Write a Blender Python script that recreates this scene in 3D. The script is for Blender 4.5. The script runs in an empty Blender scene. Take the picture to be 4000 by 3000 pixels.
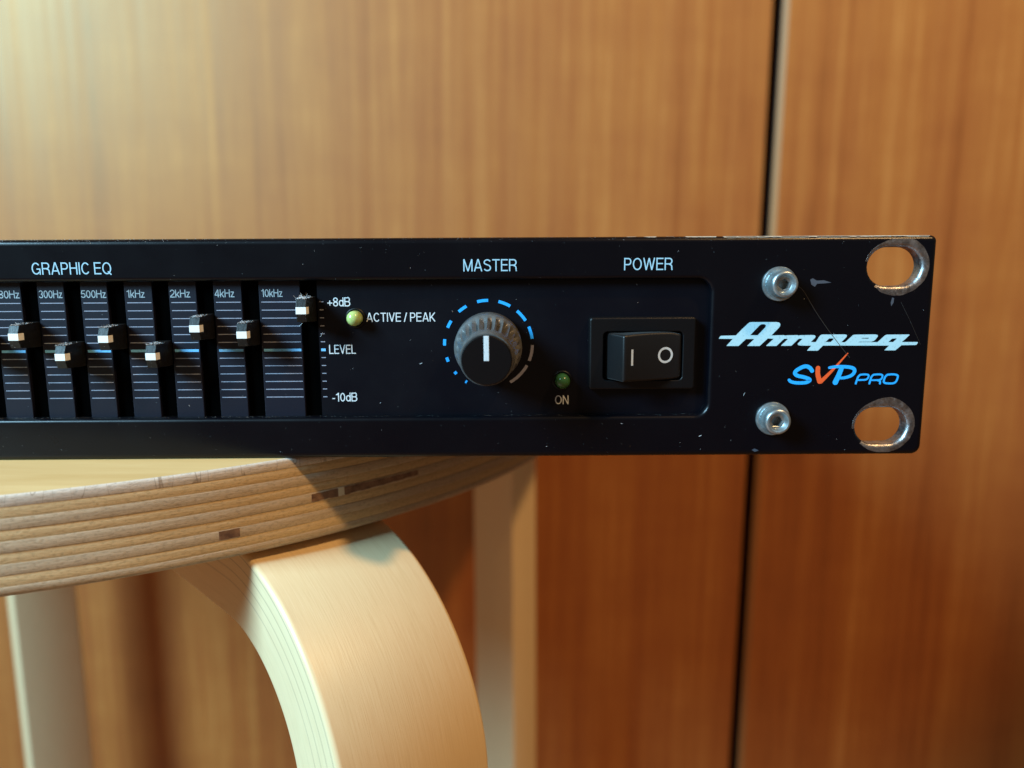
import bpy, bmesh, math, random
from mathutils import Vector, Matrix
from mathutils.geometry import tessellate_polygon
random.seed(7)
MM = 0.001
scene = bpy.context.scene
COL = scene.collection
R = math.radians

# ------------------------------------------------------------------ camera
cam_d = bpy.data.cameras.new("Camera")
cam = bpy.data.objects.new("Camera", cam_d); COL.objects.link(cam)
pitch, yaw, roll = -0.15694476, 0.00601460, -0.00523393
cp, sp, cy, sy = math.cos(pitch), math.sin(pitch), math.cos(yaw), math.sin(yaw)
fwd = Vector((sy*cp, cy*cp, sp)); right = Vector((cy, -sy, 0)); up = right.cross(fwd)
r2 = right*math.cos(roll) + up*math.sin(roll); u2 = -right*math.sin(roll) + up*math.cos(roll)
mw = Matrix((r2, u2, -fwd)).transposed().to_4x4()
mw.translation = Vector((-84.338, -151.900, 17.130))*MM
cam.matrix_world = mw
cam_d.sensor_width = 36; cam_d.lens = 27.0
cam_d.clip_start = 0.01; cam_d.clip_end = 50
cam_d.dof.use_dof = True; cam_d.dof.focus_distance = 0.150; cam_d.dof.aperture_fstop = 10.4
scene.camera = cam

# ------------------------------------------------------------------ world and lamps
world = bpy.data.worlds.new("World"); scene.world = world; world.use_nodes = True
bg = world.node_tree.nodes["Background"]
bg.inputs[0].default_value = (1.0, 0.80, 0.62, 1); bg.inputs[1].default_value = 0.15
vs = scene.view_settings
vs.view_transform = 'Standard'; vs.look = 'None'; vs.gamma = 1; vs.exposure = 0.0

def area_lamp(name, loc, target, size, power, color, shape='DISK', size_y=None):
    l = bpy.data.lights.new(name, 'AREA'); l.shape = shape; l.size = size*MM
    if size_y: l.size_y = size_y*MM
    l.energy = power; l.color = color
    o = bpy.data.objects.new(name, l); COL.objects.link(o)
    loc = Vector(loc)*MM; d = Vector(target)*MM - loc
    o.location = loc; o.rotation_euler = d.to_track_quat('-Z', 'Y').to_euler()
    return o
# warm ceiling lamp high above and a little in front; cool window light from the left front
sl = bpy.data.lights.new("ceiling_lamp", 'SPOT'); sl.energy = 60.0; sl.color = (1.0, 0.60, 0.25)   # ceiling lamp, its narrow cone added to darken the lower right wall
sl.shadow_soft_size = .045; sl.spot_size = R(41); sl.spot_blend = .22
so = bpy.data.objects.new("ceiling_lamp", sl); COL.objects.link(so); so.location = (.62, -.54, 1.18)
so.rotation_euler = (Vector((-.15, .335, .15)) - so.location).to_track_quat('-Z', 'Y').to_euler()
area_lamp("window_light", (-1230, -740, 770), (-80, 60, -10), 440, 70.0, (0.42, 0.77, 1.0), 'RECTANGLE', 600)

# ------------------------------------------------------------------ material helpers
def mat(name, color, rough=0.5, metal=0.0, spec=0.5, **kw):
    m = bpy.data.materials.new(name); m.use_nodes = True
    b = m.node_tree.nodes["Principled BSDF"]
    b.inputs["Base Color"].default_value = (*color, 1)
    b.inputs["Roughness"].default_value = rough
    b.inputs["Metallic"].default_value = metal
    b.inputs["Specular IOR Level"].default_value = spec
    for k, v in kw.items(): b.inputs[k.replace("_", " ")].default_value = v
    return m
class N:
    """small node-graph helper"""
    def __init__(s, m): s.t = m.node_tree; s.b = s.t.nodes["Principled BSDF"]
    def add(s, typ, **kw):
        n = s.t.nodes.new(typ)
        for k, v in kw.items(): setattr(n, k, v)
        return n
    def link(s, a, b): s.t.links.new(a, b)
    def coords(s, kind, scale, loc=(0, 0, 0)):
        tc = s.add("ShaderNodeTexCoord"); mp = s.add("ShaderNodeMapping")
        mp.inputs["Scale"].default_value = scale; mp.inputs["Location"].default_value = loc
        s.link(tc.outputs[kind], mp.inputs["Vector"]); return mp.outputs["Vector"]
    def noise(s, vec, scale=1, detail=3, rough=.5, dist=0):
        n = s.add("ShaderNodeTexNoise"); s.link(vec, n.inputs["Vector"])
        n.inputs["Scale"].default_value = scale; n.inputs["Detail"].default_value = detail
        n.inputs["Roughness"].default_value = rough; n.inputs["Distortion"].default_value = dist
        return n.outputs["Fac"]
    def ramp(s, fac, stops):
        r = s.add("ShaderNodeValToRGB"); s.link(fac, r.inputs[0]); e = r.color_ramp.elements
        while len(e) < len(stops): e.new(0.5)
        for i, (p, c) in enumerate(stops):
            e[i].position = p; e[i].color = (*c, 1) if len(c) == 3 else c
        return r.outputs[0]
    def mix(s, fac, a, b, mode='MIX'):
        m = s.add("ShaderNodeMix", data_type='RGBA', blend_type=mode)
        if isinstance(fac, (int, float)): m.inputs[0].default_value = fac
        else: s.link(fac, m.inputs[0])
        for i, v in ((6, a), (7, b)):
            if isinstance(v, tuple): m.inputs[i].default_value = (*v, 1)
            else: s.link(v, m.inputs[i])
        return m.outputs[2]
    def math(s, op, a, b=None, clamp=False):
        m = s.add("ShaderNodeMath", operation=op); m.use_clamp = clamp
        for i, v in ((0, a), (1, b)):
            if v is None: continue
            if isinstance(v, (int, float)): m.inputs[i].default_value = v
            else: s.link(v, m.inputs[i])
        return m.outputs[0]
    def bump(s, h, strength, dist):
        b = s.add("ShaderNodeBump"); b.inputs["Strength"].default_value = strength
        b.inputs["Distance"].default_value = dist
        s.link(h, b.inputs["Height"]); s.link(b.outputs[0], s.b.inputs["Normal"])
    def color(s, c): s.link(c, s.b.inputs["Base Color"])
    def rough(s, c): s.link(c, s.b.inputs["Roughness"])

# black powder-coated aluminium
M_PAINT = mat("black_paint", (.0010, .0012, .0027), .40, spec=.26)
g = N(M_PAINT)
v = g.coords("Object", (1, 1, 1))
n1 = g.noise(v, 60, 4, .6); n2 = g.noise(v, 2600, 2, .5)
g.rough(g.ramp(n1, [(.3, (.25,)*3), (.75, (.34,)*3)]))
g.bump(n2, .16, .00003)
M_RECESS = mat("recess_paint", (.0013, .0016, .0040), .48, spec=.20)
g = N(M_RECESS); v = g.coords("Object", (1, 1, 1))
n2 = g.noise(v, 2400, 2, .5); g.bump(n2, .25, .00004)
g.rough(g.ramp(g.noise(v, 90, 4, .6), [(.3, (.36,)*3), (.75, (.48,)*3)]))
M_STRIP = mat("scale_strip_plastic", (.0038, .0042, .0115), .50, spec=.28)
g = N(M_STRIP); v = g.coords("Object", (1, 1, 1)); g.bump(g.noise(v, 2600, 2, .5), .3, .00004)
M_BLACK = mat("dark_cavity", (.0008, .0008, .0008), .9, spec=0)
M_PLASTIC = mat("black_plastic", (.0016, .0016, .0022), .42, spec=.28)
g = N(M_PLASTIC); v = g.coords("Object", (1, 1, 1)); g.bump(g.noise(v, 3200, 2, .6), .5, .00005)
M_SLIDER = mat("slider_plastic", (.006, .006, .007), .46, spec=.35)
g = N(M_SLIDER); v = g.coords("Object", (1, 1, 1)); nn = g.noise(v, 1500, 4, .7)
g.bump(nn, .6, .0001)
g.color(g.ramp(g.noise(v, 900, 4, .8), [(.45, (.003, .003, .0035)), (.78, (.013, .012, .011))]))
M_KNOB = mat("grey_knob_plastic", (.15, .15, .15), .30, spec=.6)
g = N(M_KNOB); v = g.coords("Object", (1, 1, 1)); nn = g.noise(v, 1100, 4, .7)
g.color(g.ramp(nn, [(.36, (.075, .076, .078)), (.66, (.105, .104, .100))]))
g.rough(g.ramp(nn, [(.35, (.22,)*3), (.7, (.38,)*3)]))
M_ROCKER = mat("rocker_plastic", (.0036, .0040, .0048), .42, spec=.42, Sheen_Weight=.12, Sheen_Roughness=.35)
g = N(M_ROCKER); v = g.coords("Object", (1, 1, 1)); g.bump(g.noise(v, 3200, 2, .6), .4, .00005)
M_KNOBCAP = mat("knob_cap_plastic", (.0012, .0012, .0019), .42, spec=.28)
def print_mat(name, col):
    m = mat(name, col, .55, spec=.3); g = N(m); v = g.coords("Object", (1, 1, 1))
    k = g.noise(v, 2200, 3, .6)
    g.color(g.mix(g.ramp(k, [(.3, (.0,)*3), (.45, (1,)*3)]), tuple(c*.72 for c in col), col)); return m
M_WHITE = print_mat("white_print", (.62, .68, .71))
M_LOGO = print_mat("pale_blue_print", (.40, .63, .71))
M_RAILINK = print_mat("rail_print", (.34, .56, .68))
M_BLUE = print_mat("blue_print", (.02, .38, .92))
M_STRIPINK = print_mat("strip_print", (.40, .45, .47))
M_ZERO = print_mat("zero_line_print", (.17, .50, .86))
M_GREYINK = print_mat("grey_print", (.24, .25, .33))
M_LINE = print_mat("scale_line_print", (.30, .33, .42))
M_ORANGE = print_mat("orange_print", (.80, .10, .022))
M_STRIPE = mat("white_stripe", (.86, .86, .82), .45)
M_STEEL = mat("zinc_steel", (.50, .54, .56), .30, .85)
g = N(M_STEEL); v = g.coords("Object", (1, 1, 1))
k = g.noise(v, 900, 5, .7)
g.rough(g.ramp(k, [(.3, (.26,)*3), (.7, (.44,)*3)])); g.bump(g.noise(v, 2400, 3, .6), .35, .00005)
g.color(g.ramp(g.noise(v, 420, 4, .65), [(.35, (.30, .36, .38)), (.65, (.52, .58, .60))]))
M_WORN = mat("bare_aluminium", (.55, .55, .56), .34, 1.0)
g = N(M_WORN); v = g.coords("Object", (1, 1, 1))
k = g.noise(v, 700, 6, .75, 1.2)
g.rough(g.ramp(k, [(.3, (.25,)*3), (.7, (.55,)*3)])); g.bump(k, .8, .00012)
g.color(g.ramp(g.noise(v, 500, 5, .7), [(.35, (.17, .165, .17)), (.62, (.42, .42, .43))]))
M_EDGE = mat("bare_edge_aluminium", (.55, .51, .42), .42, .35)
g = N(M_EDGE); v = g.coords("Object", (1, 1, 1)); g.bump(g.noise(v, 1500, 5, .7), .9, .0002)
M_LEDG = mat("green_lens", (.40, .50, .17), .16, spec=.5, Subsurface_Weight=.35)
M_LEDG.node_tree.nodes["Principled BSDF"].inputs["Subsurface Scale"].default_value = .0015
M_LEDG.node_tree.nodes["Principled BSDF"].inputs["Subsurface Radius"].default_value = (.6, 1, .3)
M_LEDD = mat("dark_green_lens", (.035, .12, .035), .18, spec=.5)
M_DUST = mat("dust_fluff", (.52, .54, .56), .9, spec=.1)
M_HAIR = mat("hair", (.035, .032, .030), .45)
M_SCUFF = mat("scuffed_paint", (.055, .062, .080), .6)
M_CHASSIS = mat("chassis_steel", (.02, .02, .022), .5)

# woods
def ply_mat(name, c0, c1, c2, seed):
    m = mat(name, c1, .62, spec=.25); g = N(m)
    v = g.coords("UV", (1, 1, 1), (seed*37.1, seed*3.3, 0))        # u = mm along the rim, v = mm of height
    mp = g.add("ShaderNodeMapping"); mp.inputs["Scale"].default_value = (.16, 2.6, 1); g.link(v, mp.inputs["Vector"])
    fine = g.noise(mp.outputs[0], 1.0, 6, .68, .4)
    mp2 = g.add("ShaderNodeMapping"); mp2.inputs["Scale"].default_value = (.035, .9, 1); g.link(v, mp2.inputs["Vector"])
    broad = g.noise(mp2.outputs[0], 1.0, 3, .5)
    mp4 = g.add("ShaderNodeMapping"); mp4.inputs["Scale"].default_value = (.9, 2.4, 1); g.link(v, mp4.inputs["Vector"])
    pores = g.noise(mp4.outputs[0], 1.0, 5, .75)
    c = g.ramp(fine, [(.28, c0), (.52, c1), (.78, c2)])
    c = g.mix(g.ramp(broad, [(.42, (0, 0, 0)), (.68, (.45,)*3)]), c, tuple(x*.78 for x in c0))
    c = g.mix(g.ramp(pores, [(.38, (.6,)*3), (.50, (0, 0, 0))]), c, tuple(x*.6 for x in c0))
    if seed == 11:                                                  # short cracks across the face ply
        mp3 = g.add("ShaderNodeMapping"); mp3.inputs["Scale"].default_value = (.33, .05, 1); g.link(v, mp3.inputs["Vector"])
        cr = g.noise(mp3.outputs[0], 1.0, 1, .5, 0)
        c = g.mix(g.ramp(cr, [(.492, (0, 0, 0)), (.5, (.8,)*3), (.508, (0, 0, 0))]), c, (.24, .18, .13))
    g.color(c)
    h = g.math('ADD', g.math('MULTIPLY', fine, .6), g.math('MULTIPLY', pores, .8))
    g.bump(h, .55, .0003)
    return m
M_PLY_A = [ply_mat("birch_long_grain_%d" % i, (.55, .385, .20), (.63, .46, .25), (.69, .53, .31), i) for i in range(3)]
M_PLY_B = [ply_mat("birch_end_grain_%d" % i, (.45, .345, .23), (.54, .425, .295), (.60, .485, .35), 5+i) for i in range(3)]
M_PLY_TOP = ply_mat("birch_face_ply_edge", (.50, .43, .36), (.61, .53, .45), (.69, .62, .54), 11)
M_VENEER = mat("birch_face_veneer", (.66, .46, .22), .42, spec=.35)
g = N(M_VENEER); v = g.coords("Object", (14, 110, 14))
g.color(g.ramp(g.noise(v, 1, 5, .6, .5), [(.3, (.58, .36, .14)), (.7, (.72, .50, .235))]))
M_KNOT = mat("ply_knot", (.12, .055, .032), .6)
g = N(M_KNOT); v = g.coords("Object", (1, 1, 1))
g.color(g.ramp(g.noise(v, 500, 5, .7), [(.35, (.10, .05, .032)), (.65, (.26, .15, .09))]))
M_FILLER = mat("pale_filler", (.62, .58, .46), .7)

M_LEG = mat("bentwood_birch", (.66, .47, .26), .40, spec=.4); g = N(M_LEG)
tc = g.add("ShaderNodeTexCoord"); sep = g.add("ShaderNodeSeparateXYZ"); g.link(tc.outputs["UV"], sep.inputs[0])
u, vv = sep.outputs[0], sep.outputs[1]
mp = g.add("ShaderNodeMapping"); mp.inputs["Scale"].default_value = (3.2, .09, 1); g.link(tc.outputs["UV"], mp.inputs["Vector"])
fine = g.noise(mp.outputs[0], 1.0, 6, .65, .3)
mp = g.add("ShaderNodeMapping"); mp.inputs["Scale"].default_value = (.13, .03, 1); g.link(tc.outputs["UV"], mp.inputs["Vector"])
broad = g.noise(mp.outputs[0], 1.0, 3, .5)
c = g.ramp(fine, [(.25, (.62, .455, .255)), (.5, (.685, .525, .305)), (.78, (.73, .575, .355))])
c = g.mix(g.ramp(broad, [(.4, (0, 0, 0)), (.7, (.5,)*3)]), c, (.68, .50, .29))
lam = g.math('FRACT', g.math('MULTIPLY', u, 1/2.63))               # glue lines on the sides, u = mm through the thickness
side = g.math('LESS_THAN', u, 40)
line = g.math('MULTIPLY', g.math('LESS_THAN', g.math('ABSOLUTE', g.math('SUBTRACT', lam, .5)), .07), side)
near = g.ramp(g.math('MULTIPLY', u, 1/18.4), [(.12, (1,)*3), (.50, (.85,)*3), (.62, (.12,)*3)])
c = g.mix(g.math('MULTIPLY', g.math('MULTIPLY', line, .55), near), c, (.34, .25, .16))
g.color(c); g.bump(fine, .18, .0002)

def veneer_mat(name, offs):
    m = mat(name, (.4, .16, .05), .36, spec=.95); g = N(m)
    v1 = g.coords("Object", (26, 26, .55), (offs, 0, offs*.2))
    v2 = g.coords("Object", (115, 115, 1.6), (offs*3, 0, 0))
    v3 = g.coords("Object", (290, 290, 17), (offs, 0, 0))
    v4 = g.coords("Object", (18, 18, 34), (offs, 2, 0))
    a = g.noise(v1, 1, 3, .55, .35); b = g.noise(v2, 1, 4, .6, .2); d = g.noise(v3, 1, 3, .6); f = g.noise(v4, 1, 4, .6)
    s = g.math('ADD', g.math('MULTIPLY', a, .32), g.math('MULTIPLY', b, .34))
    s = g.math('ADD', s, g.math('MULTIPLY', d, .20)); s = g.math('ADD', s, g.math('MULTIPLY', f, .14))
    g.color(g.ramp(s, [(.36, (.22, .049, .009)), (.46, (.31, .079, .015)), (.54, (.36, .107, .020)), (.64, (.46, .168, .038))]))
    g.rough(g.ramp(b, [(.3, (.46,)*3), (.7, (.58,)*3)]))
    g.b.inputs['Specular Tint'].default_value = (1.0, 1.0, .58, 1)      # reflections tinted yellow to warm the bluish window sheen
    g.bump(b, .08, .0003)
    return m
M_DOOR = veneer_mat("teak_veneer", 0.0); M_DOOR2 = veneer_mat("teak_veneer_second", 4.7)
M_DOOREDGE = mat("door_edge_band", (.34, .145, .04), .55, spec=.3)
M_CARCASS_SHADE = mat("carcass_gap_shade", (.035, .018, .010), .7)  # dark brown with the shade of the door gap put into the colour
M_FLOOR = mat("floor_boards", (.36, .11, .03), .45); g = N(M_FLOOR)
g.color(g.ramp(g.noise(g.coords("Object", (1.2, 16, 1)), 1, 5, .6), [(.3, (.32, .09, .024)), (.7, (.41, .13, .04))]))

# ------------------------------------------------------------------ object helpers (all lengths in mm, world axes)
WORLD = {}
def new_obj(name, me, parent=None, loc=None):
    o = bpy.data.objects.new(name, me); COL.objects.link(o)
    if loc: o.location = Vector(loc)*MM
    if parent is not None:
        o.parent = parent
        o.matrix_parent_inverse = WORLD.get(parent.name, Matrix()).inverted()
    return o
def thing(name, label, cat, loc, rot=None, group=None):
    o = bpy.data.objects.new(name, None); COL.objects.link(o)
    o.location = Vector(loc)*MM; o.empty_display_size = .02
    if rot: o.rotation_euler = rot
    o['label'] = label; o['category'] = cat
    if group: o['group'] = group
    W = Matrix.Translation(o.location)
    if rot: W = W @ o.rotation_euler.to_matrix().to_4x4()
    WORLD[o.name] = W
    return o
def finish(name, bm, m, parent=None, smooth=False, loc=None, recalc=True, angle=None):
    if recalc: bmesh.ops.recalc_face_normals(bm, faces=bm.faces)
    for v in bm.verts: v.co *= MM
    me = bpy.data.meshes.new(name); bm.to_mesh(me); bm.free()
    for mm in (m if isinstance(m, (list, tuple)) else [m]): me.materials.append(mm)
    if smooth:
        me.polygons.foreach_set("use_smooth", [True]*len(me.polygons))
        if angle: me.set_sharp_from_angle(angle=R(angle))
    return new_obj(name, me, parent, loc)

def box(bm, x0, x1, y0, y1, z0, z1, bev=0):
    vs_ = [bm.verts.new((x, y, z)) for x in (x0, x1) for y in (y0, y1) for z in (z0, z1)]
    fs = [bm.faces.new([vs_[i] for i in q]) for q in ((0,1,3,2), (4,6,7,5), (0,4,5,1), (2,3,7,6), (0,2,6,4), (1,5,7,3))]
    if bev:
        es = list({e for f in fs for e in f.edges})
        bmesh.ops.bevel(bm, geom=es, offset=bev, segments=2, affect='EDGES', profile=.5)

def rrect(x0, x1, z0, z1, r, n=8):
    rs = r if isinstance(r, (list, tuple)) else [r]*4      # TR, TL, BL, BR
    pts = []
    for (cx, cz, a0), rr in zip(((x1, z1, 0), (x0, z1, 90), (x0, z0, 180), (x1, z0, 270)), rs):
        ccx = cx - rr if cx == x1 else cx + rr; ccz = cz - rr if cz == z1 else cz + rr
        for i in range(n+1):
            a = R(a0 + 90*i/n); pts.append((ccx + rr*math.cos(a), ccz + rr*math.sin(a)))
    return pts
def slot_pts(cx, cz, w, h, n=14):
    """obround with nearly flat top and bottom"""
    r = h/2; d = w/2 - r; pts = []
    for i in range(n+1):
        a = R(-90 + 180*i/n); pts.append((cx + d + r*math.cos(a), cz + r*math.sin(a)))
    for i in range(n+1):
        a = R(90 + 180*i/n); pts.append((cx - d + r*math.cos(a), cz + r*math.sin(a)))
    return pts
def offset_loop(pts, d):
    """move a counter-clockwise loop outwards by d"""
    n = len(pts); out = []
    for i in range(n):
        p0 = Vector(pts[i-1]); p1 = Vector(pts[i]); p2 = Vector(pts[(i+1) % n])
        a = (p1-p0); b = (p2-p1)
        if a.length < 1e-7: a = b
        if b.length < 1e-7: b = a
        a.normalize(); b.normalize()
        na = Vector((a.y, -a.x)); nb = Vector((b.y, -b.x)); nn = na + nb
        nn = nn/ max(nn.length_squared, .2)*2
        out.append((p1.x + nn.x*d, p1.y + nn.y*d))
    return out
def plate(bm, outer, holes, y0, y1, b, seg=5, hole_b=None, back=True, mi_hole=0):
    """flat plate facing -y with rounded front edges; flat faces stay flat shaded"""
    hb = b if hole_b is None else hole_b
    fronts = []
    def ring(pts, y): return [bm.verts.new((p[0], y, p[1])) for p in pts]
    def bridge(r0, r1, sm, mi=0):
        n = len(r0)
        for i in range(n):
            f = bm.faces.new((r0[i], r0[(i+1) % n], r1[(i+1) % n], r1[i])); f.smooth = sm; f.material_index = mi
    backs = []
    for li, pts in enumerate([outer] + holes):
        bb = b if li == 0 else hb
        sgn = 1 if li == 0 else -1
        prev = None
        for s in range(seg+1):
            a = math.pi/2*s/seg
            off = -bb*(1 - math.sin(a))*sgn; yy = y0 + bb*(1 - math.cos(a))
            r = ring(offset_loop(pts, off), yy)
            if prev is None: fronts.append(r)
            else: bridge(prev, r, True)
            prev = r
        r = ring(pts, y1); bridge(prev, r, True, 0 if li == 0 else mi_hole); backs.append(r)
    for grp, use in ((fronts, True), (backs, back)):
        if not use: continue
        flat = [v_ for r in grp for v_ in r]
        polys = [[Vector((v_.co.x, v_.co.z, 0)) for v_ in r] for r in grp]
        for t in tessellate_polygon(polys):
            try:
                f = bm.faces.new([flat[i] for i in t]); f.smooth = False
            except ValueError: pass

def lathe(bm, prof, cx, cz, seg=48, cap=True, mod=None):
    """profile [(radius, y)...] from base to tip about an axis along y; mod(i, k, r) may change the radius"""
    rings = []
    for k, (r, y) in enumerate(prof):
        rr = []
        for i in range(seg):
            a = 2*math.pi*i/seg; q = mod(i, k, r) if mod else r
            rr.append(bm.verts.new((cx + q*math.sin(a), y, cz + q*math.cos(a))))
        rings.append(rr)
    for r0, r1 in zip(rings, rings[1:]):
        for i in range(seg): bm.faces.new((r0[i], r0[(i+1) % seg], r1[(i+1) % seg], r1[i]))
    if cap: bm.faces.new(rings[-1])
    return rings

# ------------------------------------------------------------------ stroke lettering (flat print)
def arc(cx, cy, rx, ry, a0, a1, n=10):
    return [(cx + rx*math.cos(R(a0 + (a1-a0)*i/n)), cy + ry*math.sin(R(a0 + (a1-a0)*i/n))) for i in range(n+1)]
S_ = .115; h_ = S_/2
def glyphs():
    t, b, l = 1-h_, h_, h_
    G = {}
    def W(w): return w - h_
    G['A'] = (.66, [[(h_*.8, 0), (.33-.01, 1)], [(.66-h_*.8, 0), (.33+.01, 1)], [(.14, .30), (.52, .30)]])
    G['B'] = (.60, [[(l, 0), (l, 1)], [(l, t), (.34, t)] + arc(.34, .745, .18, .745-.5-.0+.0, 90, -90)[1:-1] + [(.34, .53), (l, .53)], [(.34, .53)] + arc(.34, .29, .205, .235, 90, -90) + [(l, b)]])
    G['C'] = (.64, [arc(.33, .5, .33-h_, .5-h_, 38, 322, 20)])
    G['E'] = (.54, [[(l, 0), (l, 1)], [(l, t), (.54, t)], [(l, .53), (.51, .53)], [(l, b), (.54, b)]])
    G['G'] = (.69, [arc(.34, .5, .34-h_, .5-h_, 38, 320, 20), [(.38, .46), (.69-h_, .46), (.69-h_, 0)]])
    G['H'] = (.61, [[(l, 0), (l, 1)], [(.61-h_, 0), (.61-h_, 1)], [(l, .53), (.61-h_, .53)]])
    G['I'] = (.12, [[(l, 0), (l, 1)]])
    G['K'] = (.62, [[(l, 0), (l, 1)], [(l, .34), (.56, 1)], [(.22, .50), (.57, 0)]])
    G['L'] = (.50, [[(l, 0), (l, 1)], [(l, b), (.50, b)]])
    G['M'] = (.74, [[(l, 0), (l, 1)], [(.74-h_, 0), (.74-h_, 1)], [(l*1.1, 1), (.37, .02)], [(.74-l*1.1, 1), (.37, .02)]])
    G['N'] = (.61, [[(l, 0), (l, 1)], [(.61-h_, 0), (.61-h_, 1)], [(l*1.1, .99), (.61-l*1.1, .01)]])
    G['O'] = (.70, [arc(.35, .5, .35-h_, .5-h_, 0, 360, 26)])
    G['P'] = (.57, [[(l, 0), (l, 1)], [(l, t), (.33, t)] + arc(.33, .70, .24-h_, .30-h_, 90, -90)[1:-1] + [(.33, .40+h_), (l, .40+h_)]])
    G['Q'] = (.70, [arc(.35, .5, .35-h_, .5-h_, 0, 360, 26), [(.42, .24), (.67, -.03)]])
    G['R'] = (.62, [[(l, 0), (l, 1)], [(l, t), (.36, t)] + arc(.36, .72, .25-h_, .28-h_, 90, -90)[1:-1] + [(.36, .44+h_), (l, .44+h_)], [(.36, .47)] + arc(.36, .28, .19, .18, 70, 0, 5) + [(.56, .1), (.58, 0)]])
    G['S'] = (.60, [arc(.30, .735, .235, .265-h_, 22, 200, 12) + [(.14, .60), (.30, .535), (.44, .48)] + arc(.30, .275, .245, .275-h_, 40, -158, 14)])
    G['T'] = (.58, [[(.29, 0), (.29, 1-S_)], [(0, t), (.58, t)]])
    G['V'] = (.62, [[(h_*.8, 1), (.31, .02)], [(.62-h_*.8, 1), (.31, .02)]])
    G['W'] = (.90, [[(h_*.8, 1), (.24, .02)], [(.45, .98), (.24, .02)], [(.45, .98), (.66, .02)], [(.90-h_*.8, 1), (.66, .02)]])
    G['d'] = (.50, [[(.50-h_, 0), (.50-h_, 1)], arc(.25, .36, .25-h_, .36-h_, 0, 360, 20)])
    G['k'] = (.47, [[(l, 0), (l, 1)], [(l, .24), (.43, .72)], [(.19, .40), (.43, 0)]])
    G['z'] = (.44, [[(.03, .72-h_), (.40, .72-h_)], [(.38, .69), (.06, .03)], [(.0, b), (.44, b)]])
    G['0'] = (.52, [arc(.26, .49, .26-h_, .49-h_, 0, 360, 24)])
    G['1'] = (.40, [[(.30, 0), (.30, 1)], [(.06, .78), (.20, .80), (.28, .94)]])
    G['2'] = (.52, [arc(.26, .70, .215, .30-h_, 170, -35, 12) + [(.30, .38), (.10, .20), (h_*.9, .06)], [(0, b), (.52, b)]])
    G['3'] = (.52, [arc(.25, .725, .19, .275-h_, 165, -80, 12), arc(.25, .28, .21, .28-h_, 85, -165, 14)])
    G['4'] = (.54, [[(.39, 0), (.39, 1)], [(.37, .97), (.04, .30)], [(.02, .27), (.54, .27)]])
    G['5'] = (.52, [[(.48, t-.02), (.12, t-.02), (.07, .50)], [(.08, .53)] + arc(.25, .32, .215, .31-h_, 120, -160, 14)])
    G['8'] = (.52, [arc(.26, .735, .19, .255-h_, 0, 360, 20), arc(.26, .27, .26-h_, .27-h_, 0, 360, 20)])
    G['+'] = (.52, [[(.26, .10), (.26, .66)], [(0, .38), (.52, .38)]])
    G['-'] = (.26, [[(0, .34), (.26, .34)]])
    G['/'] = (.30, [[(.02, -.02), (.28, 1)]])
    return G
GL = glyphs()
def ribbon(bm, pts, w, y, closed=None, widths=None):
    """flat stroke of width w along pts in the x-z plane"""
    P = [Vector(p) for p in pts]; n = len(P)
    if closed is None: closed = n > 4 and (P[0]-P[-1]).length < 1e-6
    if closed: P = P[:-1]; n -= 1
    L, Rr = [], []
    for i in range(n):
        a = P[i] - P[i-1] if (i or closed) else P[1] - P[0]
        b = P[(i+1) % n] - P[i] if (i < n-1 or closed) else a
        a = a.normalized(); b = b.normalized()
        na = Vector((-a.y, a.x)); nb = Vector((-b.y, b.x)); nn = na + nb
        nn = nn/max(nn.length_squared, .5)*2
        ww = (widths[i] if widths else w)/2
        p = P[i] + nn*ww; q = P[i] - nn*ww
        L.append(bm.verts.new((p.x, y, p.y))); Rr.append(bm.verts.new((q.x, y, q.y)))
    for i in range(n if closed else n-1):
        j = (i+1) % n; bm.faces.new((L[i], Rr[i], Rr[j], L[j]))
def lettering(txt, x0, x1, z0, z1, y, parent, m=None, name="lettering", track=.085, bold=.9):
    strokes = []; x = 0
    for ch in txt:
        if ch == ' ': x += .24; continue
        w, st = GL[ch]
        for s in st: strokes.append([(px + x, py) for px, py in s])
        x += w + track
    W_ = x - track; sx = (x1-x0)/W_; sz = (z1-z0)
    bm = bmesh.new()
    sw = S_*(sz*.55 + sx*.45)*bold
    for i, s in enumerate(strokes):
        ribbon(bm, [(x0 + px*sx, z0 + py*sz) for px, py in s], sw, y - .012 - .0012*(i % 9))
    return finish(name, bm, m or M_WHITE, parent, recalc=False)
def poly_sheet(bm, outer, holes, y):
    loops = [outer] + holes
    vv_ = [[bm.verts.new((p[0], y, p[1])) for p in l] for l in loops]; flat = [q for r in vv_ for q in r]
    for t in tessellate_polygon([[Vector((p[0], p[1], 0)) for p in l] for l in loops]):
        bm.faces.new([flat[i] for i in t])

# ------------------------------------------------------------------ setting: floor and wardrobe doors behind
bm = bmesh.new(); box(bm, -3000, 3000, -3000, 1200, -520, -472)
fl = finish("floor", bm, M_FLOOR); fl['kind'] = 'structure'

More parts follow.
